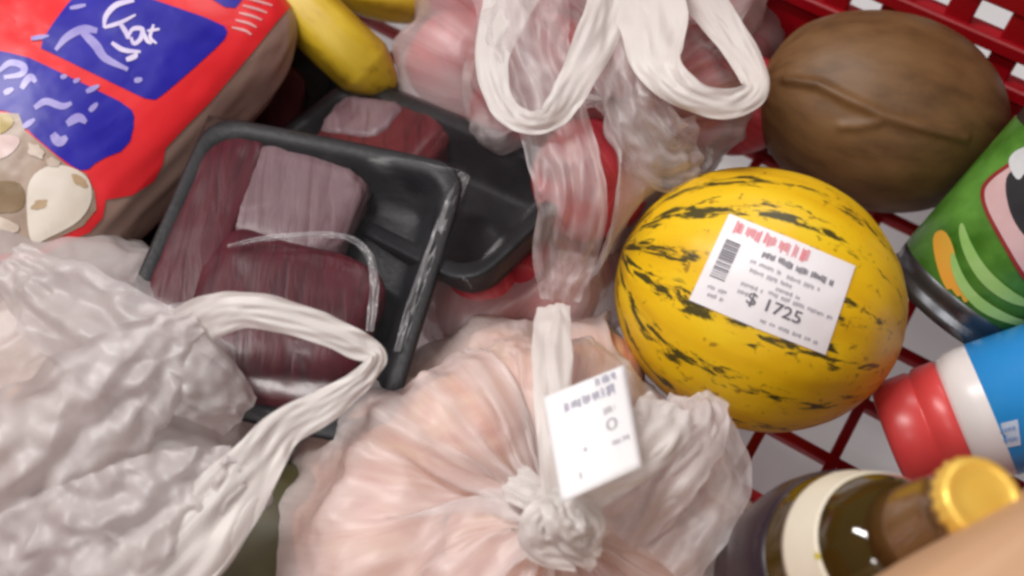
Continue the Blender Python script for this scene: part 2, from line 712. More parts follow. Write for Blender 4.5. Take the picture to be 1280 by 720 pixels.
# ------------------------------------------------------------------ print helpers
def poly_mesh(poly, maxlen=10.0):
    bm = bmesh.new()
    vs = [bm.verts.new((x, y, 0)) for x, y in poly]
    es = [bm.edges.new((vs[i], vs[(i + 1) % len(vs)])) for i in range(len(vs))]
    bmesh.ops.triangle_fill(bm, use_beauty=True, edges=es)
    for _ in range(7):
        lng = [e for e in bm.edges if e.calc_length() > maxlen]
        if not lng:
            break
        bmesh.ops.subdivide_edges(bm, edges=lng, cuts=1)
        bmesh.ops.triangulate(bm, faces=bm.faces[:])
    bm.verts.index_update()
    V = [(v.co.x, v.co.y) for v in bm.verts]
    f = [tuple(v.index for v in fc.verts) for fc in bm.faces]
    bm.free()
    return V, f


def round_poly(poly, it=2):
    for _ in range(it):
        out = []
        for i in range(len(poly)):
            a, b = poly[i], poly[(i + 1) % len(poly)]
            out.append((a[0] * .75 + b[0] * .25, a[1] * .75 + b[1] * .25))
            out.append((a[0] * .25 + b[0] * .75, a[1] * .25 + b[1] * .75))
        poly = out
    return poly


def merge2d(lst):
    V, f = [], []
    for v, g in lst:
        o = len(V)
        V += list(v)
        f += [tuple(i + o for i in q) for q in g]
    return V, f


def decal(name, V2, f2, tree, off, mat, parent):
    pts, ok = [], []
    for x, y in V2:
        d = nrm(ray(x, y))
        hit, n, i, dist = tree.ray_cast(Vector(CAM), Vector(d), 5.0)
        if hit is None:
            pts.append(CAM)
            ok.append(False)
        else:
            n = np.array(n)
            if np.dot(n, d) > 0:
                n = -n
            pts.append(np.array(hit) + n * off)
            ok.append(True)
    f = [q for q in f2 if all(ok[i] for i in q)]
    if not f:
        print('EMPTY DECAL', name, parent.name)
        return None
    used = sorted({i for q in f for i in q})
    mp = {o: k for k, o in enumerate(used)}
    return mk(name, np.array([pts[i] for i in used]), [tuple(mp[i] for i in q) for q in f], mat, parent)


def blobpoly(cx, cy, rx, ry, rot=0, n=18, j=0.12, seed=0):
    r = random.Random(seed)
    o = []
    for i in range(n):
        a = 2 * math.pi * i / n
        k = 1 + r.uniform(-j, j)
        x, y = rx * k * math.cos(a), ry * k * math.sin(a)
        c, s = math.cos(rot), math.sin(rot)
        o.append((cx + x * c - y * s, cy + x * s + y * c))
    return o


def stroke(pts, w0, w1=None, n=24):
    """brush stroke polygon mesh in px"""
    w1 = w0 if w1 is None else w1
    p = catmull([(x, y, 0) for x, y in pts], n)
    V, f = [], []
    for k in range(n):
        t = p[min(k + 1, n - 1)] - p[max(k - 1, 0)]
        t = t / (np.linalg.norm(t) + 1e-9)
        s = np.array([-t[1], t[0], 0])
        u = k / (n - 1)
        w_ = (w0 + (w1 - w0) * u) * (0.35 + 0.65 * math.sin(math.pi * min(max(u, .06), .94)) ** .5) / 2
        V += [tuple((p[k] - s * w_)[:2]), tuple((p[k] + s * w_)[:2])]
    for k in range(n - 1):
        f.append((2 * k, 2 * k + 1, 2 * k + 3, 2 * k + 2))
    return V, f


def text2d(s, bold=0.0):
    cu = bpy.data.curves.new('t', 'FONT')
    cu.body = s
    cu.size = 1
    cu.offset = bold
    cu.resolution_u = 2
    o = bpy.data.objects.new('t', cu)
    COL.objects.link(o)
    dg = bpy.context.evaluated_depsgraph_get()
    me = o.evaluated_get(dg).to_mesh()
    V = [(v.co.x, v.co.y) for v in me.vertices]
    f = [tuple(p.vertices) for p in me.polygons]
    o.evaluated_get(dg).to_mesh_clear()
    bpy.data.objects.remove(o)
    bpy.data.curves.remove(cu)
    xs = [v[0] for v in V]
    x0, x1 = min(xs), max(xs)
    return [((x - x0) / (x1 - x0), y) for x, y in V], f


class Quad:
    """bilinear card in px: corners tl,tr,br,bl; (u right, v down)"""
    def __init__(s, tl, tr, br, bl):
        s.c = [np.array(q, float) for q in (tl, tr, br, bl)]

    def at(s, u, v):
        a, b, c, d = s.c
        return tuple((a * (1 - u) + b * u) * (1 - v) + (d * (1 - u) + c * u) * v)

    def rect(s, u0, v0, u1, v1):
        return [s.at(u0, v0), s.at(u1, v0), s.at(u1, v1), s.at(u0, v1)], [(0, 1, 2, 3)]

    def text(s, t, u0, v1, u1, h, bold=0.0):
        V, f = text2d(t, bold)
        return [s.at(u0 + (u1 - u0) * x, v1 - h * y / 0.7) for x, y in V], f

    def scribble(s, u0, v0, u1, h, seed):
        """small print too fine to read: little upright strokes in word groups"""
        r = random.Random(seed)
        out = []
        u = u0
        while u < u1:
            for k in range(r.randint(3, 8)):
                w_ = r.uniform(.006, .014)
                out.append(s.rect(u, v0 + h * r.uniform(0, .25), u + w_, v0 + h * r.uniform(.7, 1)))
                u += w_ + .006
                if u > u1:
                    break
            u += .022
        return merge2d(out)


# ------------------------------------------------------------------ yellow melon
mc = P(948, 374, 0.083)
mpx = m_per_px(mc)
ax_end = P(1120, 436, 0.075)
m_ax = nrm(ax_end - mc)
MR = frame(m_ax)
m_rad = np.array([163 * mpx, 163 * mpx, 180 * mpx])


def melon_fn(d, a, t):
    e = 1 + 0.012 * vnoise(d, 1.6) + 0.006 * math.cos(10 * a + 0.6 * math.sin(3 * t)) * math.sin(t) ** 1.5
    return e + 0.004 * vnoise(d, 9)


mV, mF, mS = ellipsoid(mc, m_rad, MR, 120, 72, melon_fn)
mt, nt, b, at, rp = skin_fruit('melon_rind', [(0.25, (0.72, 0.40, 0.004)), (0.5, (0.84, 0.51, 0.006)), (0.75, (0.86, 0.58, 0.012))], (3, 3, 3), 1.5, 0.42, bmp=0.12)
# broken dark dashes along the meridians
mp = N(nt, 'ShaderNodeMapping')
mp.inputs['Scale'].default_value = (15, 15, 16)
nt.links.new(at.outputs['Vector'], mp.inputs['Vector'])
n1 = N(nt, 'ShaderNodeTexNoise')
n1.inputs['Scale'].default_value = 1.0
n1.inputs['Detail'].default_value = 5
n1.inputs['Roughness'].default_value = .62
n1.inputs['Distortion'].default_value = .5
nt.links.new(mp.outputs['Vector'], n1.inputs['Vector'])
sx = N(nt, 'ShaderNodeSeparateXYZ')
nt.links.new(at.outputs['Vector'], sx.inputs[0])
an = N(nt, 'ShaderNodeMath', operation='ARCTAN2')
nt.links.new(sx.outputs['Y'], an.inputs[0])
nt.links.new(sx.outputs['X'], an.inputs[1])
wob = N(nt, 'ShaderNodeMath', operation='MULTIPLY_ADD')
nt.links.new(rp.inputs['Fac'].links[0].from_socket, wob.inputs[0])
wob.inputs[1].default_value = 0.35
nt.links.new(an.outputs[0], wob.inputs[2])
ml = N(nt, 'ShaderNodeMath', operation='MULTIPLY')
nt.links.new(wob.outputs[0], ml.inputs[0])
ml.inputs[1].default_value = 15.0
cs = N(nt, 'ShaderNodeMath', operation='COSINE')
nt.links.new(ml.outputs[0], cs.inputs[0])
mad = N(nt, 'ShaderNodeMath', operation='MULTIPLY_ADD')   # noise + 0.12*cos
nt.links.new(cs.outputs[0], mad.inputs[0])
mad.inputs[1].default_value = 0.125
nt.links.new(n1.outputs['Fac'], mad.inputs[2])
# more marks toward the stem end (small z), fewer toward the blossom end
grad = N(nt, 'ShaderNodeMapRange')
grad.inputs['From Min'].default_value = 0.15
grad.inputs['From Max'].default_value = 0.95
grad.inputs['To Min'].default_value = -0.10
grad.inputs['To Max'].default_value = 0.055
nt.links.new(sx.outputs['Z'], grad.inputs['Value'])
sm = N(nt, 'ShaderNodeMath', operation='ADD')
nt.links.new(mad.outputs[0], sm.inputs[0])
nt.links.new(grad.outputs[0], sm.inputs[1])
dr = ramp(nt, [(0.56, (0, 0, 0)), (0.64, (1, 1, 1))])
nt.links.new(sm.outputs[0], dr.inputs['Fac'])
mixc = N(nt, 'ShaderNodeMix', data_type='RGBA')
nt.links.new(dr.outputs['Color'], mixc.inputs['Factor'])
nt.links.new(rp.outputs['Color'], mixc.inputs['A'])
mixc.inputs['B'].default_value = (0.07, 0.055, 0.008, 1)
# ripe orange blossom end, spread wider to paint the shaded lower right
pr = ramp(nt, [(0.03, (1, 1, 1)), (0.30, (0, 0, 0))])
nt.links.new(sx.outputs['Z'], pr.inputs['Fac'])
pm = N(nt, 'ShaderNodeMath', operation='MULTIPLY')
nt.links.new(pr.outputs['Color'], pm.inputs[0])
pm.inputs[1].default_value = 0.75
mix2 = N(nt, 'ShaderNodeMix', data_type='RGBA')
nt.links.new(pm.outputs[0], mix2.inputs['Factor'])
nt.links.new(mixc.outputs['Result'], mix2.inputs['A'])
mix2.inputs['B'].default_value = (0.42, 0.14, 0.006, 1)
spk = noise_tex(nt, 150, 3, .6)
sr = ramp(nt, [(0.62, (0, 0, 0)), (0.70, (1, 1, 1))])
nt.links.new(spk.outputs['Fac'], sr.inputs['Fac'])
sm2 = N(nt, 'ShaderNodeMath', operation='MULTIPLY')
nt.links.new(sr.outputs['Color'], sm2.inputs[0])
sm2.inputs[1].default_value = 0.8
mix3 = N(nt, 'ShaderNodeMix', data_type='RGBA')
nt.links.new(sm2.outputs[0], mix3.inputs['Factor'])
nt.links.new(mix2.outputs['Result'], mix3.inputs['A'])
mix3.inputs['B'].default_value = (0.26, 0.13, 0.008, 1)
nt.links.new(mix3.outputs['Result'], b.inputs['Base Color'])
melon = mk('melon', mV, mF, mt, attr={'streak': mS})
tag(melon, 'yellow melon with broken dark dashes and a white price sticker', 'melon')
m_tree = bvh(mV, mF)
q = Quad((912, 268), (1068, 333), (1031, 443), (862, 375))
sv, sf = poly_mesh(round_poly([q.at(0, 0), q.at(.5, -.01), q.at(1, 0), q.at(1, 1), q.at(.5, 1.01), q.at(0, 1)], 0), 7)
stk = decal('sticker', sv, sf, m_tree, 0.0008, M_PAPER, melon)
stk['label'] = 'white price sticker with red heading and grey print'
dk, lt = [], []
decal('print', *q.scribble(0.08, .03, .66, .15, 3), m_tree, 0.0012, M_INKR, stk)
decal('print', *merge2d([q.rect(.10, .06, .62, .15)]), m_tree, 0.0010, simple('ink_red_faded', (0.86, 0.55, 0.58), None, 80, .6, 0), stk)
dk.append(q.scribble(.34, .22, .56, .085, 11))
dk.append(q.scribble(.60, .225, .88, .085, 12))
dk.append(q.text('$ 1725', .36, .80, .76, .13, 0.012))
r_ = random.Random(5)
for k in range(16):       # bar code, bars lying across the left edge
    v = .26 + k * .027
    dk.append(q.rect(.06, v, .17, v + r_.choice((.010, .016, .020))))
for v, a, b_ in ((.35, .28, .50), (.36, .56, .80), (.44, .30, .62), (.52, .52, .70), (.60, .28, .44), (.585, .48, .96), (.89, .50, .92), (.76, .08, .20), (.84, .10, .22), (.69, .28, .36)):
    lt.append(q.scribble(a, v, b_, .05, int(v * 100 + a * 31)))
decal('print', *merge2d(dk), m_tree, 0.0012, M_INK, stk)
decal('print', *merge2d(lt), m_tree, 0.0012, M_INKL, stk)

# ------------------------------------------------------------------ big brown fruit
cc = P(1098, 140, 0.066)
cpx = m_per_px(cc)
c_ax = nrm(P(1230, 172, 0.058) - cc)
CRm = frame(c_ax)
c_rad = np.array([122 * cpx, 122 * cpx, 160 * cpx])
c_rad[1] = min(c_rad[1], 0.064)


def coco_fn(d, a, t):
    e = 1 + 0.03 * vnoise(d, 1.3) + 0.006 * vnoise(d * np.array([5, 5, 4]), 1.0) - 0.05 * max(0, -d[2]) ** 4
    return e


cV, cF, cS = ellipsoid(cc, c_rad, CRm, 140, 100, coco_fn)
# the raised seam seen across the skin
seam = [np.array([x, y]) for x, y in ((985, 100), (1025, 106), (1060, 124), (1110, 146), (1165, 162), (1205, 172))]
seam2 = [np.array([x, y]) for x, y in ((1050, 158), (1075, 157), (1098, 153))]


def seg_d(p, pl):
    best = 1e9
    for a_, b_ in zip(pl[:-1], pl[1:]):
        t = np.clip(np.dot(p - a_, b_ - a_) / np.dot(b_ - a_, b_ - a_), 0, 1)
        best = min(best, np.linalg.norm(p - (a_ + (b_ - a_) * t)))
    return best


for i, v in enumerate(cV):
    d = v - CAM
    dz = np.dot(d, FWD)
    p = np.array([640 + F * np.dot(d, RIGHT) / dz, 360 - F * np.dot(d, UP) / dz])
    if np.dot(v - cc, CAM - cc) > 0:
        cV[i] = v + nrm(v - cc) * (0.0038 * math.exp(-(seg_d(p, seam) / 6.0) ** 2) + 0.0024 * math.exp(-(seg_d(p, seam2) / 5.0) ** 2))
mcoco, nt, b, at, rp = skin_fruit('brown_skin', [(0.28, (0.10, 0.048, 0.017)), (0.5, (0.175, 0.088, 0.032)), (0.75, (0.22, 0.118, 0.046))], (2.6, 2.6, 5), 1.6, 0.55, bmp=0.25, detail=6)
coco = mk('brown_fruit', cV, cF, mcoco, attr={'streak': cS}, subsurf=1)
tag(coco, 'big brown rough skinned fruit with a raised seam against the red cart side', 'fruit')

# ------------------------------------------------------------------ green can lying
M_CAN = simple('can_tin', (0.20, 0.21, 0.23), (0.13, 0.135, 0.15), 20, 0.30, 0.05, metal=0.9)
M_GREEN = simple('can_label_green', (0.13, 0.34, 0.05), (0.035, 0.14, 0.012), 40, 0.33, 0.02)
k0 = P(1200, 372, 0.048)
k1 = P(1345, 215, 0.118)
kax = nrm(k1 - k0)
kr = 96 * m_per_px(k0)
can = thing('food_can', k0 - np.array([0, 0, .045]), 'green labelled tin can with orange and leaf pictures lying on its side', 'can')
V_, f_ = lathe([(kr * .90, .004), (kr * .93, .0), (kr * .985, 0.0), (kr, .002), (kr, .005), (kr * .965, .008), (kr * .965, .0118), (kr * .975, .0125), (kr * .975, .018), (kr * .965, .019), (kr * .965, .112), (kr * .975, .118), (kr, .121), (kr, .124), (kr * .93, .126), (kr * .9, .122)], k0 - kax * 0.01, kax, 72)
mk('tin_body', V_, f_, M_CAN, can)
V_, f_ = lathe([(kr * .968, .0185), (kr * .983, .0187), (kr * .983, .111), (kr * .968, .1112)], k0 - kax * 0.01, kax, 96, caps=False)
lab = mk('paper_label', V_, f_, M_GREEN, can)
k_tree = bvh(V_, f_)


def pd(name, polys, tree, off, mat, parent, rnd=2):
    return decal(name, *merge2d([poly_mesh(round_poly(p, rnd) if rnd else p, 9) for p in polys]), tree, off, mat, parent)


pd('print', [[(1164, 296), (1178, 285), (1190, 300), (1198, 335), (1212, 372), (1206, 384), (1190, 372), (1174, 345)]], k_tree, .0004, simple('print_orange', (0.72, 0.30, 0.03), (0.62, 0.36, 0.05), 40, .35, 0), lab)
M_LEAF = simple('print_light_green', (0.36, 0.55, 0.20), (0.22, 0.45, 0.10), 40, .35, 0)
pd('print', [[(1204, 275), (1212, 300), (1232, 335), (1262, 362), (1285, 375), (1285, 384), (1255, 376), (1224, 352), (1205, 318), (1198, 288)]], k_tree, .0008, M_LEAF, lab)
pd('print', [[(1192, 310), (1204, 345), (1225, 372), (1262, 394), (1285, 400), (1285, 408), (1255, 402), (1222, 388), (1198, 360), (1188, 330)]], k_tree, .0012, M_LEAF, lab)
pd('print', [[(1226, 238), (1238, 222), (1262, 205), (1300, 180), (1340, 250), (1300, 370), (1278, 350), (1250, 300), (1230, 262)]], k_tree, .0016, simple('print_dark_red', (0.30, 0.03, 0.03), None, 40, .35, 0), lab)
pd('print', [[(1232, 240), (1242, 226), (1264, 210), (1300, 186), (1335, 250), (1300, 362), (1280, 342), (1254, 296), (1236, 262)]], k_tree, .0020, simple('print_pink', (0.72, 0.50, 0.50), (0.62, 0.40, 0.42), 40, .35, 0), lab)
pd('print', [[(1258, 225), (1272, 210), (1285, 200), (1300, 240), (1300, 310), (1276, 290), (1262, 262)]], k_tree, .0024, simple('print_black', (0.03, 0.03, 0.035), None, 40, .35, 0), lab)
pd('print', [[(1262, 205), (1272, 190), (1300, 180), (1300, 205), (1285, 215), (1275, 230)]], k_tree, .0028, simple('print_white', (0.75, 0.78, 0.80), None, 40, .35, 0), lab)

# ------------------------------------------------------------------ white canister, red lid, blue label
M_WHITE = simple('canister_white', (0.78, 0.74, 0.73), (0.74, 0.70, 0.69), 10, 0.3, 0.02)
M_LID = simple('lid_red', (0.72, 0.075, 0.07), (0.66, 0.06, 0.06), 20, 0.36, 0.03)
M_BLUE = simple('label_blue', (0.03, 0.30, 0.72), (0.02, 0.25, 0.66), 20, 0.3, 0.01)
w0 = P(1122, 548, 0.042)
w1 = P(1340, 478, 0.085)
wax = nrm(w1 - w0)
wr = 73 * m_per_px(w0)
ctn = thing('canister', w0 - np.array([0, 0, .04]), 'white plastic canister with red screw lid and blue label lying on its side', 'canister')
V_, f_ = lathe([(wr * .80, -.004), (wr * .93, -.003), (wr * .985, .001), (wr, .004), (wr * 1.01, .0165), (wr * .975, .018), (wr * .975, .0192), (wr * 1.03, .0208), (wr * 1.045, .032), (wr * 1.02, .0335), (wr * .8, .0335)], w0, wax, 72)
mk('lid', V_, f_, M_LID, ctn)
V_, f_ = lathe([(wr * .8, .032), (wr * 1.0, .0338), (wr * 1.04, .036), (wr * 1.10, .040), (wr * 1.13, .046), (wr * 1.13, .19), (wr * 1.05, .20), (wr * .9, .202)], w0, wax, 72)
mk('body', V_, f_, M_WHITE, ctn)
V_, f_ = lathe([(wr * 1.131, .0515), (wr * 1.14, .0517), (wr * 1.14, .175), (wr * 1.131, .1752)], w0, wax, 96, caps=False)
bl = mk('paper_label', V_, f_, M_BLUE, ctn)
b_tree = bvh(V_, f_)
qb = Quad((1238, 532), (1272, 524), (1276, 556), (1242, 562))
decal('print', *merge2d([poly_mesh([qb.at(0, 0), qb.at(1, 0), qb.at(1, 1), qb.at(0, 1)], 8)]), b_tree, .0004, simple('print_pale', (0.60, 0.70, 0.86), None, 60, .4, 0), bl)
decal('print', *merge2d([qb.scribble(.1, .2, .9, .2, 4), qb.scribble(.1, .6, .9, .2, 5)]), b_tree, .0008, simple('print_mid_blue', (0.22, 0.40, 0.75), None, 60, .4, 0), bl)

# ------------------------------------------------------------------ beer bottle leaning up, gold crown cap
M_GLASS, nt, b = nodes('bottle_glass')
b.inputs['Base Color'].default_value = (0.30, 0.13, 0.03, 1)
b.inputs['Roughness'].default_value = 0.06
b.inputs['IOR'].default_value = 1.5
b.inputs['Transmission Weight'].default_value = 0.35
b.inputs['Coat Weight'].default_value = 0.4
nz = noise_tex(nt, 18)
rp_ = ramp(nt, [(0.35, (0.05, 0.030, 0.004)), (0.7, (0.10, 0.060, 0.008))])
nt.links.new(nz.outputs['Fac'], rp_.inputs['Fac'])
nt.links.new(rp_.outputs['Color'], b.inputs['Base Color'])
M_PLUM = simple('label_plum', (0.035, 0.022, 0.03), (0.025, 0.015, 0.02), 30, 0.28, 0.03)
M_CREAM = simple('label_cream', (0.82, 0.76, 0.62), (0.76, 0.70, 0.56), 40, 0.45, 0.02)
M_GOLD = simple('gold_cap', (1.0, 0.66, 0.13), (0.92, 0.54, 0.08), 40, 0.33, 0.2, 140, metal=0.35)
bb = P(958, 775, 0.045)
bt = P(1228, 622, 0.262)
bax = nrm(bt - bb)
BL = float(np.linalg.norm(bt - bb))
bt_px = m_per_px(bt)
cr_ = 56 * bt_px
nr = cr_ * 0.93
rB = 0.048
prof = [(rB * .6, 0.0), (rB * .92, .002), (rB, .008), (rB, BL * .40), (rB * .985, BL * .45), (rB * .93, BL * .51), (rB * .84, BL * .57), (rB * .74, BL * .63), (rB * .62, BL * .70), (nr * 1.40, BL * .77), (nr * 1.22, BL * .84), (nr * 1.08, BL * .91), (nr * .98, BL * .945), (nr * 1.04, BL * .95), (nr * 1.04, BL * .975), (nr * .9, BL * .98)]
bot = thing('beer_bottle', bb, 'brown glass bottle with gold crown cap, cream neck band and dark label', 'bottle')
cutk = 9
V_, f_ = lathe(prof[:cutk + 1], bb, bax, 72)
mk('body_glass', V_, f_, M_GLASS, bot)
M_NECK = M_GLASS.copy()
M_NECK.name = 'bottle_neck_glass'
for n_ in M_NECK.node_tree.nodes:
    if n_.type == 'VALTORGB':
        n_.color_ramp.elements[0].color = (0.20, 0.095, 0.025, 1)
        n_.color_ramp.elements[1].color = (0.36, 0.19, 0.07, 1)
V_, f_ = lathe(prof[cutk:], bb, bax, 72)
mk('neck_glass', V_, f_, M_NECK, bot)


def prof_r(h):
    for (r0, h0), (r1, h1) in zip(prof[:-1], prof[1:]):
        if h0 <= h <= h1:
            return r0 + (r1 - r0) * (h - h0) / (h1 - h0 + 1e-9)
    return prof[-1][0]


def sleeve(name, h0, h1, off, mat, n=10):
    hs = np.linspace(h0, h1, n)
    pr_ = [(prof_r(h0) , h0)] + [(prof_r(h) + off, h) for h in hs] + [(prof_r(h1), h1)]
    V_, f_ = lathe(pr_, bb, bax, 72, caps=False)
    return mk(name, V_, f_, mat, bot), V_, f_


sleeve('body_label', BL * .10, BL * .54, .0005, M_PLUM)
sleeve('label_border', BL * .085, BL * .0995, .0006, M_CREAM, 3)
nb_, V_, f_ = sleeve('neck_band', BL * .59, BL * .68, .0006, M_CREAM)
n_tree = bvh(V_, f_)
pd('mark', [[(1020, 690), (1030, 684), (1038, 688), (1030, 700), (1018, 698)]], n_tree, .0005, simple('mark_yellow', (0.62, 0.50, 0.03), None, 60, .4, 0), nb_)
# crown cap with crimped skirt
V_, seg = [], 84
pc = [(cr_ * 1.03, -.0055, 1), (cr_ * 1.02, -.004, .8), (cr_ * .99, -.0015, .35), (cr_ * .94, .0005, .1), (cr_ * .84, .0016, 0), (cr_ * .74, .0010, 0), (cr_ * .70, .0004, 0), (cr_ * .4, .0004, 0), (cr_ * .05, .0004, 0)]
Rb = frame(bax)
for r, h, cm in pc:
    for i in range(seg):
        a = 2 * math.pi * i / seg
        rr = r * (1 + 0.045 * cm * math.cos(21 * a))
        V_.append(bt + Rb[0] * rr * math.cos(a) + Rb[1] * rr * math.sin(a) + bax * h)
mk('crown_cap', np.array(V_), cap_ends(grid_faces(seg, len(pc)), seg, len(pc)), M_GOLD, bot)

# ------------------------------------------------------------------ tan paper packet in front of the bottle
M_TAN = simple('tan_paper', (0.62, 0.38, 0.22), (0.56, 0.335, 0.19), 9, 0.6, 0.10, 90)
te = nrm(P(1280, 622, .29) - P(1100, 728, .29))
tp = nrm(np.cross([0, 0, 1], te))
if tp[1] > 0:
    tp = -tp
top_mid = P(1195, 664, .288)
RT = np.array([te, np.cross([0, 0, 1], te), [0, 0, 1]])


def tan_fn(p, d):
    s = 1 + 0.05 * vnoise(d * 2.0 + 5) + .02 * vnoise(d * 7)
    return p * s


V_, f_ = superbox(top_mid + tp * 0.040 - np.array([0, 0, .137]), (0.10, 0.044, 0.141), RT, 0.30, 64, 48, tan_fn, et=.32)
tag(mk('paper_packet', V_, f_, M_TAN), 'smooth plain tan packet standing in front of the gold capped bottle', 'packet')

# ------------------------------------------------------------------ bananas
M_BAN, nt, b, at, rp = skin_fruit('banana_peel', [(0.25, (0.36, 0.22, 0.01)), (0.45, (0.60, 0.40, 0.02)), (0.75, (0.66, 0.47, 0.03))], (1.2, 1.2, 5), 1.6, 0.45, bmp=.08)
M_TIP = simple('banana_tip', (0.05, 0.035, 0.02), None, 60, .7, .3)


def banana(label, pts, r, zrot=0):
    path = catmull([P(*p) for p in pts], 36)
    rad = []
    for k in range(36):
        u = k / 35
        rad.append(r * min(1, (0.42 + 0.58 * min(1, u / .22) ** .8), (0.34 + 0.66 * min(1, (1 - u) / .26) ** .75)))
    V_, f_ = tube(path, rad, 30, lambda a: 1 + 0.045 * math.cos(5 * a))
    st = []
    for k in range(36):
        for i in range(30):
            a = 2 * math.pi * i / 30
            st.append((math.cos(a), math.sin(a), k / 35))
    th_ = thing('banana', (path[18][0], path[18][1], V_[:, 2].min()), label, 'banana', 'bananas')
    mk('peel', V_, f_, M_BAN, th_, attr={'streak': st})
    t = nrm(path[-1] - path[-3])
    V_, f_ = lathe([(r * .36, -.002), (r * .36, .002), (r * .27, .006), (r * .1, .007)], path[-1], t, 18)
    mk('tip', V_, f_, M_TIP, th_)


banana('thick yellow banana with dark tip beside the red and blue bag', [(300, -95, .075), (352, -20, .085), (415, 45, .075), (458, 85, .058), (489, 112, .045)], 0.0205)
banana('yellow banana lying along the back of the banana with dark tip', [(330, -110, .05), (400, -45, .055), (470, -12, .05), (530, -5, .036), (556, -12, .03)], 0.019)

# ------------------------------------------------------------------ meat trays
def meat_mat(name, c1, c2, c3, ang):
    """muscle grain: fibres running one way, with pale flecks of fat"""
    m, nt, b = nodes(name)
    tc = N(nt, 'ShaderNodeTexCoord')
    mp = N(nt, 'ShaderNodeMapping')
    mp.inputs['Rotation'].default_value = (0, 0, ang)
    mp.inputs['Scale'].default_value = (160, 22, 40)
    nt.links.new(tc.outputs['Object'], mp.inputs['Vector'])
    nz = N(nt, 'ShaderNodeTexNoise')
    nz.inputs['Scale'].default_value = 1.0
    nz.inputs['Detail'].default_value = 5
    nz.inputs['Distortion'].default_value = .8
    nt.links.new(mp.outputs['Vector'], nz.inputs['Vector'])
    rp = ramp(nt, [(0.25, c2), (0.55, c1), (0.70, c1), (0.78, c3)])
    nt.links.new(nz.outputs['Fac'], rp.inputs['Fac'])
    nt.links.new(rp.outputs['Color'], b.inputs['Base Color'])
    b.inputs['Roughness'].default_value = .35
    b.inputs['Specular IOR Level'].default_value = .25
    nt.links.new(bump(nt, nz.outputs['Fac'], .5, .0012).outputs['Normal'], b.inputs['Normal'])
    return m


M_MEAT = meat_mat('meat_dark', (0.090, 0.012, 0.020), (0.042, 0.006, 0.010), (0.14, 0.04, 0.05), .5)
M_PALE_SHEEN = meat_mat('meat_pale_sheen', (0.21, 0.135, 0.150), (0.13, 0.065, 0.075), (0.30, 0.22, 0.23), -.3)  # pale colour stands in for lamp reflection on the cling film
M_MEAT2 = meat_mat('meat_red', (0.12, 0.018, 0.022), (0.05, 0.008, 0.010), (0.22, 0.09, 0.09), 1.1)


def tray(label, c, R, hx, hy, dz, meats, seam_side=1):
    """foam tray: c = middle of rim plane, R rows = long, short, up"""
    th_ = thing('meat_tray', c - R[2] * dz, label, 'meat tray', None)

    def ring(x, y, z, rc, n=6):
        o = []
        for qx, qy, a0 in ((1, 1, 0), (-1, 1, 90), (-1, -1, 180), (1, -1, 270)):
            for k in range(n):
                a = math.radians(a0 + 90 * k / (n - 1))
                o.append(c + np.array([qx * (x - rc) + rc * math.cos(a), qy * (y - rc) + rc * math.sin(a), z]) @ R)
        return o
    prof_ = [(hx - .014, hy - .014, -dz, .018), (hx - .011, hy - .011, -dz + .002, .019), (hx - .001, hy - .001, -.003, .022), (hx, hy, -.001, .022), (hx, hy, .0015, .022), (hx - .003, hy - .003, .002, .021),
             (hx - .010, hy - .010, .0012, .018), (hx - .013, hy - .013, -.003, .017), (hx - .021, hy - .021, -dz + .006, .013), (hx - .025, hy - .025, -dz + .0045, .012), (.01, .01, -dz + .0045, .006)]
    V_ = []
    for x, y, z, rc in prof_:
        V_ += ring(x, y, z, rc)
    nn_ = 24
    mk('foam_tray', np.array(V_), cap_ends(grid_faces(nn_, len(prof_)), nn_, len(prof_)), M_BLACK, th_, subsurf=1)
    for k, (x, y, sx_, sy_, sz_, mt_, rot) in enumerate(meats):
        cr2, sr2 = math.cos(rot), math.sin(rot)
        R2 = np.array([R[0] * cr2 + R[1] * sr2, -R[0] * sr2 + R[1] * cr2, R[2]])

        def mf(p, d, k=k):
            return p * (1 + .06 * vnoise(d * 2.2 + k * 5) + .03 * vnoise(d * 6 + k))
        V_, f_ = superbox(c + np.array([x, y, sz_ - dz + .005]) @ R, (sx_, sy_, sz_), R2, 0.42, 64, 32, mf, et=.35)
        mk('meat_slice', V_, f_, mt_, th_)
    # cling film stretched over the rim, slack creases
    V_, nu, nv = [], 56, 44
    for j in range(nv):
        for i in range(nu):
            u, v = -1 + 2 * i / (nu - 1), -1 + 2 * j / (nv - 1)
            x, y = u * (hx + .0012), v * (hy + .0012)
            e = max(abs(u), abs(v))
            top = max([sz_ * 2 - dz + .006 for (_, _, _, _, sz_, _, _) in meats])
            dome = (1 - u ** 4) * (1 - v ** 4) * max(0.003, top)
            wr_ = .0010 * vnoise((x * 40, y * 40, 1.3)) + .0010 * abs(vnoise((x * 45 + y * 60, y * 20, 7))) * (1 - e)
            z = .003 + dome + wr_ - .010 * max(0, (e - .95) / .05) ** 2
            V_.append(c + np.array([x, y, z]) @ R)
    mk('cling_film', np.array(V_), grid_faces(nu, nv, False), M_CLEAR, th_)
    return th_


def rframe(px0, z0, px1, z1, up_hint=(0, 0, 1)):
    a = nrm(P(*px1, z1) - P(*px0, z0))
    n = nrm(np.array(up_hint) - a * np.dot(up_hint, a))
    return np.array([a, np.cross(n, a), n])


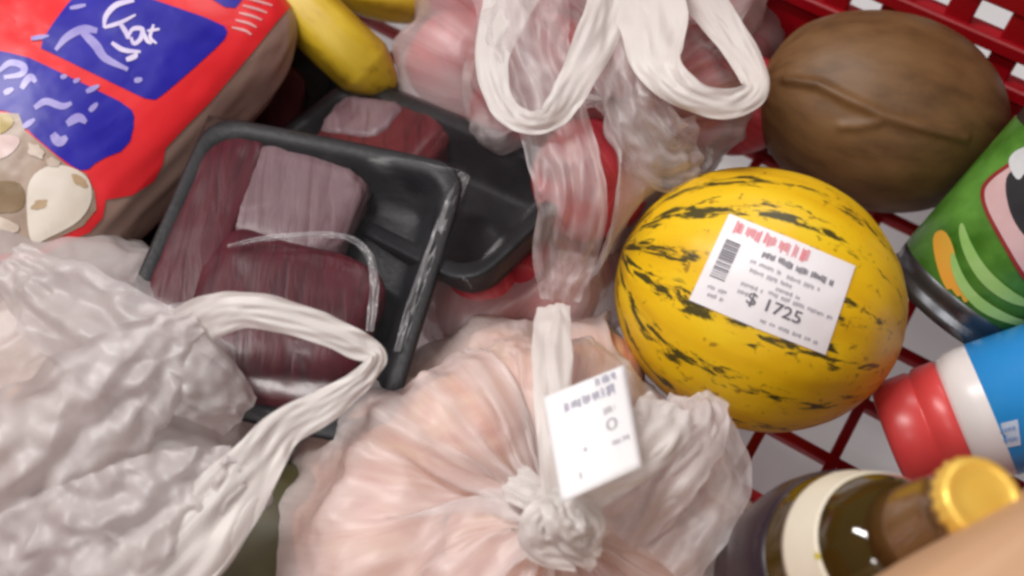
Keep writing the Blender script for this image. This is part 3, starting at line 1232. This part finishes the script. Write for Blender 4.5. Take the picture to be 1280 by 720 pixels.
# front tray: right rim runs (585,212) -> (482,446)
cA = P(362, 338, .108)
RA = rframe((250, 310), .088, (540, 372), .088, (0.08, -0.05, 1))
tA = tray('black foam tray of dark red meat under cling film, its sheen painted as a pale slice', cA, RA, .080, .088, .028,
          [(.002, -.030, .051, .048, .0140, M_MEAT, -.05), (-.016, .044, .040, .032, .0118, M_PALE_SHEEN, -.10), (-.056, .010, .020, .070, .0125, M_MEAT, .0)])  # the pale slice carries the film's painted reflection
V_, f_, S_ = ribbon([(580, 218, .109, 15, 0), (562, 262, .1095, 19, 0), (538, 322, .1095, 17, 0), (514, 386, .1095, 15, 0), (497, 440, .109, 10, 0)], 90, 13, 21, .12, 1, crumple=.004)
mk('film_seam', V_, f_, M_SEAM, tA, attr={'streak': S_})
V_, f_, S_ = ribbon([(285, 308, 0.116, 6, 0), (340, 297, 0.118, 8, 0), (420, 294, 0.118, 8, 0), (456, 312, 0.117, 10, 0), (468, 350, 0.116, 12, 0), (462, 415, 0.114, 10, 0)], 80, 9, 5, .12, 1, crumple=.003)
mk('film_fold', V_, f_, M_SEAM, tA, attr={'streak': S_})
cB = P(506, 212, .078)
RB = rframe((400, 165), .054, (640, 275), .106, (0.0, 0.1, 1))
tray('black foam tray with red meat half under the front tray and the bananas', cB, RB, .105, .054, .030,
     [(-.040, .006, .044, .044, .0135, M_MEAT2, .2), (-.062, .022, .026, .020, .0150, M_PALE_SHEEN, .3)])

cC = P(300, 175, .034)  # extra tray, put in to keep this gap black
RC = rframe((330, 60), .034, (250, 300), .034, (0.0, 0.0, 1))
tray('black foam tray of dark meat added to darken the gap between the printed bag and the bananas', cC, RC, .105, .062, .030,
     [(.0, .0, .070, .034, .0120, M_MEAT, .05)])
# ------------------------------------------------------------------ red and blue bag of snacks
M_TANFILM = simple('bag_side_tan', (0.36, 0.235, 0.19), (0.28, 0.185, 0.15), 18, 0.35, 0.25, 60)
sc_ = P(70, 112, .092)
e1 = nrm(P(330, 40, .12) - P(60, 300, .12))
e2 = nrm(np.cross(e1, [0, 0, 1]))
nS = nrm(np.array([0, 0, 1.0]) + 0.10 * e2 - .06 * e1)
e1 = nrm(e1 - nS * np.dot(e1, nS))
e2 = np.cross(e1, nS)
RS = np.array([e1, -e2, nS])


def bag_fn(p, d):
    q_ = p.copy()
    k = 1 + .035 * vnoise(d * 2.4 + 3) + .02 * vnoise(d * 6) + .012 * abs(vnoise(d * 13))
    q_[2] *= k
    q_[1] *= 1 + .05 * vnoise(d * 2.0 + 9) + .015 * vnoise(d * 8)
    return q_


V_, f_ = superbox(sc_, (0.140, 0.106, 0.052), RS, 0.45, 140, 90, bag_fn)
snack = thing('snack_bag', sc_ - np.array([0, 0, .05]), 'glossy red and blue printed bag with white lettering and tan sides', 'snack bag')
mk('bag_body', V_, f_, M_TANFILM, snack)
s_tree = bvh(V_, f_)
M_SRED = simple('print_bright_red', (0.80, 0.022, 0.03), (0.74, 0.016, 0.022), 14, 0.42, .10, 50)
M_SBLUE = simple('print_royal_blue', (0.012, 0.006, 0.40), (0.007, 0.004, 0.29), 16, 0.42, .10, 50)
M_SLIL = simple('print_lilac', (0.42, 0.38, 0.72), (0.28, 0.24, 0.62), 60, .35, 0)
M_SWH = simple('print_off_white', (0.74, 0.68, 0.86), (0.6, 0.52, 0.8), 60, .35, 0)
red_poly = [(-40, -60), (60, -130), (380, -130), (374, -4), (345, 28), (318, 62), (290, 95), (262, 128), (232, 158), (206, 186), (203, 205), (192, 226), (165, 244), (132, 250), (128, 272), (112, 290), (72, 308), (42, 326), (20, 325), (-40, 330)]
rd = decal('printed_front', *poly_mesh(red_poly, 9), s_tree, .0006, M_SRED, snack)
rd['label'] = 'bright red printed front of the bag'
for k, pl_ in enumerate(([(112, -26), (190, 0), (278, 30), (286, 44), (262, 68), (205, 118), (190, 128), (150, 109), (62, 66), (48, 60), (72, 22)],
                         [(252, -8), (290, 16), (306, -4), (322, -40), (230, -40)],
                         [(-40, 58), (30, 70), (60, 84), (110, 108), (163, 134), (169, 150), (160, 186), (124, 200), (106, 216), (84, 205), (30, 160), (24, 141), (-40, 136)])):
    pb = decal('blue_panel', *poly_mesh(round_poly(pl_, 1), 8), s_tree, .0010, M_SBLUE, snack)
    if k == 0:
        L1 = [stroke([(168, 2), (146, 8), (133, 22), (131, 36)], 8, 6), stroke([(131, 36), (150, 30), (170, 20)], 6, 4), stroke([(150, 30), (158, 42), (160, 50)], 7, 5),
              stroke([(160, 50), (166, 38), (178, 38), (176, 50), (168, 56), (164, 48)], 6, 6), stroke([(178, 38), (184, 52), (190, 56)], 6, 4), stroke([(184, 40), (200, 38)], 4, 4), stroke([(192, 32), (188, 48), (196, 56)], 5, 4),
              stroke([(140, 55), (155, 64), (176, 66)], 7, 5), stroke([(158, 76), (168, 72), (172, 68)], 8, 5)]
        decal('lettering', *merge2d(L1), s_tree, .0014, M_SWH, pb)
        L2 = [stroke([(70, 64), (84, 48), (104, 38), (122, 40)], 8, 12), stroke([(104, 42), (120, 58), (132, 74), (160, 88)], 14, 8), stroke([(88, 12), (108, 8)], 6, 5), stroke([(168, 102), (178, 100)], 8, 6), stroke([(40, 50), (62, 46)], 7, 4)]
        decal('lettering', *merge2d(L2), s_tree, .0013, M_SLIL, pb)
    if k == 2:
        L2 = [stroke(p_, a_, b_) for p_, a_, b_ in (([(0, 90), (14, 80), (30, 84), (28, 94), (6, 98)], 9, 8), ([(28, 112), (38, 98), (46, 104)], 10, 8), ([(44, 136), (58, 128), (78, 134), (90, 130)], 10, 8), ([(76, 98), (84, 96)], 7, 5), ([(92, 104), (100, 100)], 6, 5), ([(108, 116), (124, 108)], 8, 5), ([(84, 156), (98, 148), (108, 154)], 13, 9), ([(66, 168), (74, 178), (84, 172)], 14, 10), ([(112, 140), (122, 130)], 8, 6), ([(30, 160), (44, 150)], 8, 6), ([(6, 118), (18, 112)], 9, 6))]
        decal('lettering', *merge2d(L2), s_tree, .0013, M_SLIL, pb)
pic = decal('picture_panel', *poly_mesh([(-40, 140), (24, 143), (32, 164), (84, 207), (108, 218), (118, 240), (120, 262), (104, 282), (66, 300), (42, 314), (-40, 320)], 8), s_tree, .0011, simple('print_tan_food', (0.40, 0.29, 0.22), (0.27, 0.19, 0.14), 40, .35, 0), snack)
pd('print', [[(-40, 142), (24, 144), (10, 168), (-40, 180)]], s_tree, .0015, simple('print_mustard', (0.36, 0.24, 0.01), None, 40, .35, 0), pic)
pd('print', [[(34, 226), (60, 206), (88, 208), (112, 222), (116, 250), (100, 278), (62, 296), (40, 308), (34, 280)]], s_tree, .0015, simple('print_cream', (0.76, 0.70, 0.62), (0.70, 0.62, 0.52), 40, .35, 0), pic)
pd('print', [[(-40, 232), (20, 224), (34, 240), (28, 270), (-40, 262)]], s_tree, .0015, simple('print_brown', (0.16, 0.09, 0.03), (0.24, 0.15, 0.06), 40, .35, 0), pic)
M_TOAST = simple('print_toasted', (0.56, 0.40, 0.24), (0.42, 0.30, 0.18), 90, .35, 0)
for x, y, r, a_ in ((50, 256, 6, -.5), (100, 226, 6, .6)):
    pd('print', [blobpoly(x, y, r * 1.8, r, a_, 14, .3, int(x * 7 + y))], s_tree, .0018, M_TOAST, pic)
M_CRUMB = simple('print_pale_crumb', (0.62, 0.52, 0.44), (0.45, 0.35, 0.28), 120, .35, 0)
for x, y, r, a_ in ((46, 190, 8, .6), (66, 204, 6, .2), (8, 282, 9, .3)):
    pd('print', [blobpoly(x, y, r * 1.6, r, a_, 14, .3, int(x * 5 + y))], s_tree, .0018, M_CRUMB, pic)
pd('print', [[(-40, 172), (14, 168), (30, 176), (10, 200), (-40, 206)]], s_tree, .0015, simple('print_rose', (0.62, 0.45, 0.42), None, 40, .35, 0), pic)
# small white lines of print on the red edge
fine = []
for k in range(6):
    x0, y0 = 338 - k * 4.5, -6 + k * 9
    fine.append(stroke([(x0 - 26, y0 - 4), (x0 - 10, y0), (x0 + 8 - k * 2, y0 + 5)], 3.2, 3.0, 10))
decal('lettering', *merge2d(fine), s_tree, .0010, simple('print_light_pink', (0.85, 0.45, 0.45), None, 60, .35, 0), rd)

# ------------------------------------------------------------------ dull olive vegetable low between the bags
M_OLIVE = simple('olive_skin', (0.115, 0.105, 0.045), (0.055, 0.045, 0.025), 18, .42, .12, 90)
oc = P(268, 742, .052)
V_, f_, S_ = ellipsoid(oc, np.array([.052, .052, .085]), frame(nrm(P(330, 640, .05) - P(190, 760, .05))), 64, 40, lambda d, a, t: 1 + .03 * math.cos(6 * a) * math.sin(t) + .02 * vnoise(d, 2))
tag(mk('squash', V_, f_, M_OLIVE), 'dull olive green rounded squash low between the two bottom plastic bags', 'vegetable')

# ------------------------------------------------------------------ fruit in the bags
def fruit_mat(name, stops, rough=.38):
    m, *_ = skin_fruit(name, stops, (4, 4, 1.2), 1.5, rough, bmp=.05)
    return m


M_PEACH = fruit_mat('peach_skin', [(0.30, (0.66, 0.24, 0.19)), (0.5, (0.78, 0.42, 0.28)), (0.72, (0.80, 0.56, 0.34))])
M_APPLE = fruit_mat('apple_skin', [(0.30, (0.40, 0.025, 0.04)), (0.55, (0.56, 0.05, 0.065)), (0.8, (0.66, 0.13, 0.12))])
M_ROLL = simple('bun_crust', (0.62, 0.42, 0.30), (0.54, 0.36, 0.26), 22, .6, .15)
M_STEM = simple('fruit_stem', (0.06, 0.04, 0.02), None, 60, .7, .2)


def fruit(name, label, cat, group, px, py, z, r, mat, seed, squash=.92, stem=False):
    c = P(px, py, z)
    rr = random.Random(seed)
    ax = nrm([rr.uniform(-1, 1), rr.uniform(-1, 1), rr.uniform(-.4, 1)])
    R = frame(ax)
    rad = np.array([r, r, r * squash])
    V_, f_, S_ = ellipsoid(c, rad, R, 36, 22, lambda d, a, t: 1 - .16 * math.exp(-(t / .35) ** 2) - .10 * math.exp(-((math.pi - t) / .3) ** 2) + .015 * math.cos(5 * a) * math.sin(t) + .02 * vnoise(d * 1.5 + seed))
    o = tag(mk(name, V_, f_, mat, attr={'streak': S_}), label, cat, group)
    return (c, R, rad)


solid_melon = (mc, MR, m_rad)
solid_coco = (cc, CRm, c_rad)

peaches = []
for k, (px, py, z, r) in enumerate(((440, 620, .040, .037), (555, 535, .040, .037), (700, 495, .038, .035), (830, 600, .038, .036), (560, 650, .040, .038), (690, 590, .040, .037),
                                    (480, 690, .088, .036), (575, 560, .098, .037), (700, 520, .092, .035), (640, 690, .095, .036), (800, 690, .085, .037), (440, 760, .06, .036), (880, 690, .045, .033), (600, 780, .09, .037), (760, 790, .08, .036), (492, 572, .072, .036), (575, 505, .045, .034), (625, 485, .055, .034), (735, 478, .045, .033), (410, 680, .06, .036), (500, 610, .092, .034), (650, 510, .09, .03))):
    peaches.append(fruit('peach', 'pink and yellow round fruit inside the knotted plastic bag', 'fruit', 'fruit in the knotted bag', px, py, z, r, M_PEACH, 40 + k, .96))
apples = []
for k, (px, py, z, r) in enumerate(((688, 358, .042, .035), (720, 300, .038, .036), (640, 130, .038, .036), (700, 160, .040, .037), (820, 170, .040, .037), (900, 60, .042, .037), (780, 40, .042, .037), (640, 40, .040, .036),
                                    (740, 225, .098, .036), (850, 120, .098, .035), (680, 90, .100, .036), (780, 110, .105, .036), (880, -10, .09, .036), (575, 80, .05, .036), (590, -20, .05, .036), (700, -20, .09, .036), (612, 382, .038, .034), (925, 130, .05, .034))):
    apples.append(fruit('apple', 'red apple inside the milky plastic bag with two handle loops', 'apple', 'apples in the looped handle bag', px, py, z, r, M_APPLE, 70 + k, .90))
rolls = []
for k, (px, py, z, r) in enumerate(((30, 450, .055, .046), (150, 460, .050, .044), (60, 590, .055, .048), (170, 570, .050, .044), (80, 520, .085, .034))):
    rolls.append(fruit('bread_roll', 'pale bread roll inside the white bag with pointed handle', 'bread roll', 'rolls in the white bag', px, py, z, r, M_ROLL, 100 + k, .8))
hullI = [(P(px, py, z), np.eye(3), np.array(r_)) for px, py, z, r_ in ((60, 480, .060, (.095, .085, .060)), (160, 520, .055, (.085, .080, .058)), (20, 640, .060, (.11, .10, .062)), (95, 455, .075, (.055, .050, .045)), (235, 480, .095, (.040, .040, .035)), (140, 620, .085, (.07, .06, .045)), (-10, 400, .08, (.05, .045, .045)))]

# ------------------------------------------------------------------ plastic bags
# knotted bag, lower middle
knotH = P(700, 640, .150)
bagH = thing('plastic_bag', P(640, 600, 0), 'thin pinkish plastic bag knotted shut around fruit with a white price tag', 'plastic bag')
V_, f_, S_ = sack(P(640, 610, .055), knotH, peaches, [solid_melon], 260, 130, s0=.30, pleats=.075, slack=1.055, seed=3, s_pleat=.55, crum=(.006, 22, .0022, 65), margin=.005, loose=True)
mk('film', V_, f_, M_BAG_H, bagH, attr={'streak': S_})
# knot: a tight bunch
kc = P(697, 645, .156)


for k, (pth, sd) in enumerate((([(640, 600, .146, 50, 0), (672, 622, .158, 46, 15), (712, 634, .166, 44, -10), (738, 656, .160, 44, 20), (712, 684, .150, 40, 0)], 71),
                               ([(742, 622, .150, 40, 0), (708, 634, .162, 46, -15), (672, 652, .162, 44, 10), (676, 682, .154, 46, -20), (722, 694, .146, 40, 0)], 75),
                               ([(690, 612, .158, 40, 0), (700, 640, .168, 48, 25), (716, 672, .162, 52, -20), (748, 688, .148, 56, 0)], 79))):
    V_, f_, S_ = ribbon(pth, 60, 17, sd, .10, crumple=.003, fold=4)
    mk('knot', V_, f_, M_HANDLE, bagH, attr={'streak': S_})
V_, f_, S_ = ribbon([(700, 645, .158, 40, 0), (694, 560, .172, 44, 10), (690, 470, .165, 50, -8), (690, 412, .150, 48, 0), (692, 384, .140, 40, 8)], 60, 15, 2, .12)
mk('handle', V_, f_, M_HANDLE, bagH, attr={'streak': S_})
V_, f_, S_ = ribbon([(705, 640, .158, 40, 0), (760, 590, .165, 70, 15), (812, 545, .165, 80, -10), (838, 510, .155, 70, 10)], 60, 19, 12, .16)
mk('handle', V_, f_, M_HANDLE, bagH, attr={'streak': S_})
# gathered side tail next to the melon
V_, f_, S_ = ribbon([(770, 660, .125, 90, 0), (830, 590, .145, 95, 8), (868, 535, .142, 84, -6), (872, 500, .130, 70, 0)], 70, 25, 31, .20, layers=2)
mk('film_tail', V_, f_, M_BAG_H, bagH, attr={'streak': S_})
V_, f_, S_ = ribbon([(820, 700, .120, 110, 0), (872, 640, .125, 100, 12), (905, 590, .115, 70, -8), (885, 530, .12, 60, 0)], 70, 25, 37, .14, layers=1)
mk('film_tail', V_, f_, M_BAG_H, bagH, attr={'streak': S_})
# price tag card
tq = Quad((679, 497), (781, 456), (803, 584), (702, 629))
TZ = .182
V_, f_, nu = [], [], 14
for j in range(nu):
    for i in range(nu):
        x, y = tq.at(i / (nu - 1), j / (nu - 1))
        V_.append(P(x, y, TZ + .003 * math.sin(3.1 * i / (nu - 1)) + .002 * (j / (nu - 1)) ** 2))
f_ = grid_faces(nu, nu, False)
tagc = mk('price_tag', V_, f_, M_PAPER2, bagH)
tagc['label'] = 'white paper price tag stuck on the bag handles'
t_tree = bvh(V_, f_)
sol = tagc.modifiers.new('thick', 'SOLIDIFY')
sol.thickness = .0004
decal('print', *merge2d([tq.scribble(.22, .12, .84, .11, 3), tq.scribble(.62, .02, .86, .09, 8)]), t_tree, .0006, simple('ink_blue_grey', (0.30, 0.28, 0.40), None, 60, .6, 0), tagc)
decal('print', *merge2d([tq.text('0', .66, .55, .80, .12), tq.scribble(.66, .31, .80, .09, 5), tq.scribble(.70, .64, .90, .06, 6), tq.rect(.36, .60, .40, .64), tq.rect(.26, .80, .29, .87)]), t_tree, .0006, M_INKL, tagc)

# bag with two handle loops, upper middle
knotG = P(765, 120, .152)
bagG = thing('plastic_bag', P(730, 190, 0), 'milky plastic bag of red apples with two limp handle loops', 'plastic bag')
V_, f_, S_ = sack(P(735, 180, .06), knotG, apples, [solid_melon, solid_coco, (P(585, 250, .128), np.eye(3), np.array([.060, .052, .066]))], 250, 120, s0=.26, pleats=.085, slack=1.06, seed=8, s_pleat=.7, crum=(.010, 22, .0035, 60), margin=.009, loose=True)
mk('film', V_, f_, M_BAG_G, bagG, attr={'streak': S_})
V_, f_, S_ = ribbon([(772, -20, .165, 60, 0), (748, 40, .175, 55, 10), (716, 108, .175, 44, -5), (688, 146, .168, 34, 10), (655, 152, .160, 30, -10), (626, 128, .155, 34, 0), (616, 70, .155, 44, 10), (640, -10, .150, 70, 0)], 110, 17, 41, .08)
mk('handle', V_, f_, M_HANDLE, bagG, attr={'streak': S_})
V_, f_, S_ = ribbon([(800, -40, .160, 90, 0), (815, 20, .175, 90, 0), (822, 80, .180, 60, 8), (862, 118, .180, 40, -6), (910, 130, .178, 38, 6), (944, 112, .175, 34, 0), (930, 70, .170, 40, -8), (895, 20, .165, 46, 0), (860, -30, .155, 60, 0)], 120, 19, 44, .08)
mk('handle', V_, f_, M_HANDLE, bagG, attr={'streak': S_})
V_, f_, S_ = ribbon([(790, -20, .16, 110, 0), (790, 60, .168, 100, 0), (795, 130, .158, 80, 6), (830, 190, .14, 90, -6), (870, 190, .125, 90, 0)], 110, 45, 47, .10, layers=1, fold=9, crumple=.003)
mk('film_fold', V_, f_, M_BAG_G, bagG, attr={'streak': S_})
V_, f_, S_ = ribbon([(650, -20, .15, 120, 0), (660, 60, .155, 110, 0), (690, 150, .15, 90, 6), (715, 250, .145, 90, -6), (705, 320, .11, 80, 0), (700, 375, .09, 50, 0)], 120, 51, 49, .10, layers=1, fold=10, crumple=.003)
mk('film_fold', V_, f_, M_BAG_G, bagG, attr={'streak': S_})

# white bag with pointed handle, lower left
bagI = thing('plastic_bag', P(100, 540, 0), 'white crumpled plastic bag with a pointed handle loop over the meat tray', 'plastic bag')
for pth, sd in (([(255, 415, .150, 60, 0), (190, 455, .152, 120, 0), (110, 520, .150, 170, 8), (20, 600, .140, 190, 0), (-60, 660, .12, 190, 0)], 83),
                ([(10, 330, .128, 60, 0), (60, 370, .138, 110, -6), (150, 425, .146, 130, 6), (245, 475, .142, 100, 0), (300, 520, .12, 60, 0)], 87),
                ([(300, 585, .150, 60, 0), (215, 620, .152, 120, 0), (120, 670, .150, 150, -6), (20, 720, .135, 160, 0)], 91)):
    V_, f_, S_ = ribbon(pth, 110, 47, sd, .09, layers=1, fold=6, crumple=.0055, cs=.6)
    mk('film_fold', V_, f_, M_BAG_I, bagI, attr={'streak': S_})
knotI = P(-190, 600, .09)
V_, f_, S_ = sack(P(95, 545, .06), knotI, hullI, [], 260, 130, s0=.22, pleats=.03, slack=1.08, seed=15, s_pleat=.4, rough=.006, soft=3, crum=(.018, 11, .0055, 28), grain=nrm([.75, .62, .2]), loose=True)
mk('film', V_, f_, M_BAG_I, bagI, attr={'streak': S_})
V_, f_, S_ = ribbon([(170, 455, .09, 60, 0), (230, 415, .135, 62, 0), (270, 394, .157, 56, 8), (320, 388, .162, 44, -8), (395, 408, .158, 40, 6), (448, 432, .152, 36, 0), (472, 446, .150, 26, 30), (452, 474, .150, 30, 10), (405, 508, .150, 44, -6), (352, 538, .152, 50, 6), (312, 590, .150, 74, 0), (250, 665, .145, 105, -6), (160, 760, .135, 130, 0), (60, 880, .12, 140, 0)], 170, 23, 61, .08)
mk('handle', V_, f_, M_HANDLE, bagI, attr={'streak': S_})
